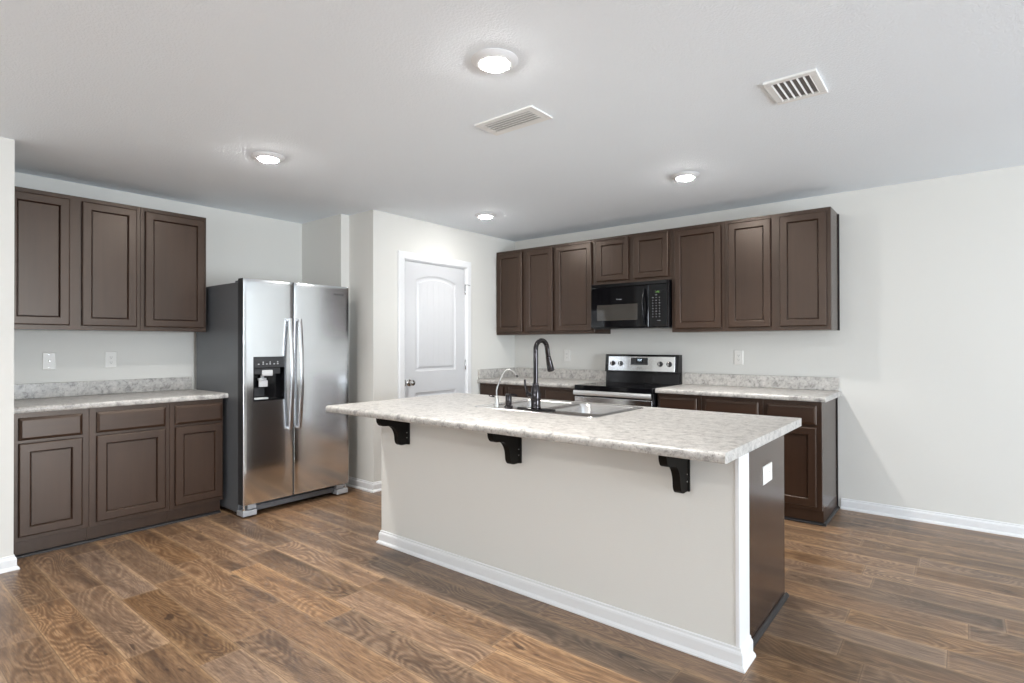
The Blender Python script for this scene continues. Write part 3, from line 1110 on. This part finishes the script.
# ------------------------------------------------------------------ range
def oven_range():
    x0, x1 = 0, .760
    o = thing('range', 'stainless electric range with black glass cooktop between the back worktops', 'stove', (1.236, -.012, 0))
    mesh_obj('body', BX(x0 + .003, x1 - .003, -.625, 0, .03, .868), 'black', o)
    mesh_obj('cooktop', BX(x0 + .001, x1 - .001, -.668, -.02, .869, .914, .006), 'glass', o)
    ct = o.children[-1]
    for cx, cy, r in ((.20, -.50, .075), (.56, -.50, .100), (.20, -.22, .085), (.56, -.22, .070)):
        bm = nb()
        for rr in (r, r * .62):
            A = [bm.verts.new((cx + rr * math.cos(2 * math.pi * i / 40), cy + rr * math.sin(2 * math.pi * i / 40), .9142)) for i in range(40)]
            Bv = [bm.verts.new((cx + (rr - .003) * math.cos(2 * math.pi * i / 40), cy + (rr - .003) * math.sin(2 * math.pi * i / 40), .9143)) for i in range(40)]
            ring_faces(bm, A, Bv)
        mesh_obj('burner_ring', bm, 'ring', ct)
    # oven door, its full-width handle, the warming drawer
    mesh_obj('front_trim', BX(x0 + .004, x1 - .004, -.640, -.626, .80, .866), 'satin', o)
    d = mesh_obj('oven_door', BX(x0 + .004, x1 - .004, -.668, -.627, .235, .812, .006), 'steelx', o)
    mesh_obj('door_window', BX(x0 + .11, x1 - .11, -.672, -.667, .36, .67, .002), 'window', d)
    bm = add_box(nb(), x0 + .002, x1 - .002, -.690, -.676, .826, .867, .003, 2)
    for x in (x0 + .05, x1 - .05):
        add_box(bm, x - .014, x + .014, -.680, -.640, .833, .859, .003)
    mesh_obj('door_handle', bm, 'satinsteel', d, 40)
    dw = mesh_obj('storage_drawer', BX(x0 + .004, x1 - .004, -.664, -.627, .075, .225, .006), 'steelx', o)
    mesh_obj('drawer_pull', BX(x0 + .12, x1 - .12, -.676, -.664, .196, .214, .004), 'steelx', dw)
    for x in (x0 + .06, x1 - .06):
        for y in (-.56, -.08):
            mesh_obj('foot', add_lathe(nb(), [(.018, .001), (.018, .012), (.010, .016), (.010, .032), (0, .032)], Matrix.Translation((x, y, 0)), 16), 'satin', o, 40)
    # backguard: black riser, steel control panel in a black frame
    pr = [(0, .914), (-.080, .914), (-.070, 1.010), (-.094, 1.015), (-.078, 1.176), (-.070, 1.182), (0, 1.182)]
    bg = mesh_obj('backguard', add_prism(nb(), pr, lambda p, q, s: (s, p, q), x0 - .006, x1 - .014), 'black', o)
    tilt = math.atan2(.016, .161)
    root = mesh_obj('control_panel', BX(x0 + .032, x1 - .046, -.0040, .003, .010, .150, .002), 'steelx', o)
    root.location = (0, -.094, 1.015)
    root.rotation_euler = (-tilt, 0, 0)
    nx = lambda u: u
    cp = mesh_obj('display', BX(.272, .448, -.0065, -.003, .070, .137, .002), 'panel', root)
    cl = mesh_obj('display_window', BX(.330, .400, -.0078, -.006, .092, .132), 'glass', root)
    text_mesh('clock_digits', '7:27', .026, 'blue', root, (.366, -.0082, .1135), (Q, 0, 0), .0002)
    text_mesh('maker_badge', 'Whirlpool', .013, 'printdark', root, (.362, -.0044, .040), (Q, 0, 0), .0002)
    for i in range(4):
        for sgn in (0, 1):
            xx = .280 + i * .013 + sgn * .124
            for z in (.082, .098, .114):
                mesh_obj('button_symbol', BX(xx, xx + .006, -.0069, -.0064, z, z + .003), 'printdark', root)
    for x in (.078, .164, .572, .660):
        kn = mesh_obj('knob', add_lathe(nb(), [(.0235, 0), (.0245, .004), (.0225, .007), (.0200, .020), (.0175, .024), (0, .0245)], axis_m((x, -.004, .080), (0, -1, 0)), 26), 'satin', root, 40)
        mesh_obj('knob_grip', BX(x - .0045, x + .0045, -.0345, -.024, .062, .098, .002), 'nickel', kn)


oven_range()


# ------------------------------------------------------------------ microwave
def microwave():
    o = thing('microwave', 'black over-the-range microwave hung beneath the short wall cabinet', 'microwave', (1.2435, -.002, 1.425))
    wd, hh = .764, .419
    yf = -.372
    mesh_obj('body', BX(0, wd, yf, 0, .006, hh, .003), 'black', o)
    mesh_obj('vent_grille', BX(.006, wd - .006, yf - .026, yf, hh - .034, hh - .003, .003), 'black', o)
    dx1 = .590
    bm = nb()
    first = loops_face(bm, .004, dx1, .012, hh - .038, [(0, yf), (0, yf - .024), (.004, yf - .028), (.040, yf - .028)], False)
    bm.faces.new(first)
    # door face with a window opening
    a, c = .044, .052
    d = mesh_obj('door', bm, 'glass', o)
    bm = BX(.044, dx1 - .040, yf - .0275, yf - .010, .052, hh - .078)
    mesh_obj('door_glass', bm, 'glass', d)
    mesh_obj('door_window', BX(.070, dx1 - .105, yf - .0285, yf - .02, .075, .222, .001), 'window', d)
    text_mesh('maker_badge', 'Whirlpool', .014, 'print', d, (.300, yf - .0286, .268), (Q, 0, 0), .0002)
    pts = []
    for i in range(17):
        t = i / 16
        pts.append((dx1 - .034, yf - .036 - .034 * math.sin(math.pi * t), .028 + (.318) * t))
    bm = add_tube(nb(), pts, 0, 16, (.014, .008))
    mesh_obj('handle', bm, 'black', d, 40)
    mesh_obj('control_panel', BX(dx1 + .003, wd - .003, yf - .028, yf, .012, hh - .038, .003), 'glass', o)
    cp = o.children[-1]
    mesh_obj('display', BX(.640, .712, yf - .0286, yf - .026, .300, .330), 'black', cp)
    text_mesh('clock_digits', '2:05', .021, 'green', cp, (.676, yf - .0288, .315), (Q, 0, 0), .0002)
    bm = nb()
    for r in range(8):
        for q in range(3):
            ww = .008 if (r * 3 + q) % 4 else .013
            x = .632 + q * .031
            z = .262 - r * .024
            add_box(bm, x - ww / 2, x + ww / 2, yf - .0286, yf - .0279, z, z + .006)
    add_box(bm, .655, .672, yf - .0286, yf - .0279, .285, .291)
    add_box(bm, .672, .702, yf - .0286, yf - .0279, .062, .066)
    mesh_obj('keypad_print', bm, 'keys', cp)
    mesh_obj('bottom_plate', BX(.01, wd - .01, yf + .01, -.01, 0, .006), 'black', o)


microwave()


# ------------------------------------------------------------------ ceiling lights and vents
def lamp(x, y, label, watts=9, spread=105):
    o = thing('ceiling_light', label, 'ceiling light', (x, y, H), 0, 'round ceiling lights')
    mesh_obj('trim_ring', add_lathe(nb(), [(.098, -.0005), (.098, -.003), (.092, -.008), (.078, -.016), (.070, -.019), (.060, -.0185), (.058, -.015), (0, -.014)], seg=48), 'trim', o, 40)
    l = bpy.data.lights.new('lamp_light', 'AREA')
    l.shape, l.size, l.energy, l.color, l.spread = 'DISK', .12, watts, (1, .97, .93), R(spread)
    lo = bpy.data.objects.new('lamp_light', l)
    COL.objects.link(lo)
    lo.parent = o
    lo.location = (0, 0, -.034)
    mesh_obj('lens', add_lathe(nb(), [(.0575, -.0155), (.057, -.0205), (.051, -.0255), (.037, -.0290), (.019, -.0308), (0, -.0312)], seg=40), 'lens', o, 60)
    return o


lamp(2.489, -3.24, 'round white ceiling light nearest the camera, beside the long slatted vent')
lamp(.62, -3.24, 'round white ceiling light above the floor before the refrigerator')
lamp(2.489, -1.20, 'round white ceiling light above the range side, right of the pantry')
lamp(.62, -1.20, 'round white ceiling light in front of the pantry door', 3)
for x, y, nm in ((1.9, -6.6, 'left'), (4.6, -6.6, 'right')):
    o = lamp(x, y, 'round white ceiling light over the living area, %s of the pair there' % nm, 17, 170)

v = thing('ceiling_vent', 'long white ceiling register with shallow louvres beside the nearest ceiling light', 'vent', (2.157, -2.708, H))
bm = nb()
fx, fy, ix, iy = .192, .093, .150, .058
for a in ((-fx, fx, -fy, -iy), (-fx, fx, iy, fy), (-fx, -ix, -iy, iy), (ix, fx, -iy, iy)):
    add_box(bm, *a, -.009, -.0005, .002)
mesh_obj('frame', bm, 'vent', v)
mesh_obj('backing', BX(-ix, ix, -iy, iy, -.003, -.0006), 'ventpale', v)
for i in range(5):
    y = -iy + (i + .5) * (2 * iy / 5)
    s = mesh_obj('louver', BX(-ix, ix, -.0105, .0105, -.001, .001), 'vent', v)
    s.location = (0, y, -.010)
    s.rotation_euler = (R(14), 0, 0)
for x in (-.171, .171):
    mesh_obj('screw', add_lathe(nb(), [(.004, 0), (.003, .0015), (0, .002)], axis_m((x, 0, -.009), (0, 0, -1)), 10), 'vent', v, 40)

v = thing('ceiling_vent', 'white ceiling return vent with six dark open slots, on the right', 'vent', (3.405, -2.190, H))
bm = nb()
fx, fy, ix, iy = .108, .138, .078, .106
for a in ((-fx, fx, -fy, -iy), (-fx, fx, iy, fy), (-fx, -ix, -iy, iy), (ix, fx, -iy, iy)):
    add_box(bm, *a, -.012, -.0005, .003)
mesh_obj('frame', bm, 'vent', v)
mesh_obj('backing', BX(-ix, ix, -iy, iy, -.003, -.0006), 'ventdark', v)
for i in range(7):
    x = -ix + i * (2 * ix / 6)
    s = mesh_obj('louver', BX(-.0042, .0042, -iy, iy, -.0012, .0012), 'vent', v)
    s.location = (x, 0, -.009)
    s.rotation_euler = (0, R(-58), 0)


# ------------------------------------------------------------------ outlets
def plate(name, label, loc, rz, kind, wd=.076, ht=.122, grp=None):
    o = thing(name, label, 'outlet', loc, rz, grp)
    bm = nb()
    first = loops_face(bm, -wd / 2, wd / 2, -ht / 2, ht / 2, [(0, -.0005), (0, -.003), (.003, -.0062), (.006, -.0068)])
    bm.faces.new(first)
    mesh_obj('cover_plate', bm, 'plate', o)
    if kind == 'coax':
        mesh_obj('jack', add_lathe(nb(), [(.0075, 0), (.0075, .003), (.0045, .004), (.0045, .010), (0, .010)], axis_m((0, -.0066, 0), (0, -1, 0)), 14), 'nickel', o, 40)
        for z in (-.045, .045):
            mesh_obj('screw', add_lathe(nb(), [(.0042, 0), (.003, .0015), (0, .002)], axis_m((0, -.0066, z), (0, -1, 0)), 10), 'nickel', o, 40)
    else:
        horiz = wd > ht
        L, Wd = .067, .034
        ex = (L if horiz else Wd) / 2
        ez = (Wd if horiz else L) / 2
        f = mesh_obj('receptacle_face', BX(-ex, ex, -.0082, -.0064, -ez, ez, .0015), 'plate', o)
        bm = nb()
        for s in (-1, 1):
            cx, cz = (s * .019, 0) if horiz else (0, s * .019)
            if horiz:
                add_box(bm, cx - .004, cx + .004, -.0085, -.0080, cz + .005, cz + .007)
                add_box(bm, cx - .003, cx + .003, -.0085, -.0080, cz - .007, cz - .005)
            else:
                add_box(bm, cx - .007, cx - .005, -.0085, -.0080, cz - .003, cz + .005)
                add_box(bm, cx + .005, cx + .007, -.0085, -.0080, cz - .003, cz + .004)
                add_box(bm, cx - .002, cx + .002, -.0085, -.0080, cz - .011, cz - .007)
        mesh_obj('slot_opening', bm, 'slot', f)
        if kind == 'gfci':
            for z in (-.004, .004):
                mesh_obj('test_button', BX(-.008, .008, -.0095, -.0078, z - .0025, z + .0025, .0008), 'plate', f)
    return o


plate('cable_jack_plate', 'white cable jack plate above the left worktop, nearest the wall end', (XL, -3.988, 1.170), Q, 'coax')
plate('wall_outlet', 'white duplex outlet above the left worktop, nearer the refrigerator', (XL, -3.623, 1.172), Q, 'gfci')
plate('wall_outlet', 'white outlet on the back wall left of the range, beside the faucet', (.714, 0, 1.162), 0, 'gfci')
plate('wall_outlet', 'white outlet on the back wall right of the range', (2.483, 0, 1.164), 0, 'duplex')
plate('wall_outlet', 'white outlet plate set sideways in the dark brown island end', (PX, -2.245, .683), Q, 'duplex', .142, .084)
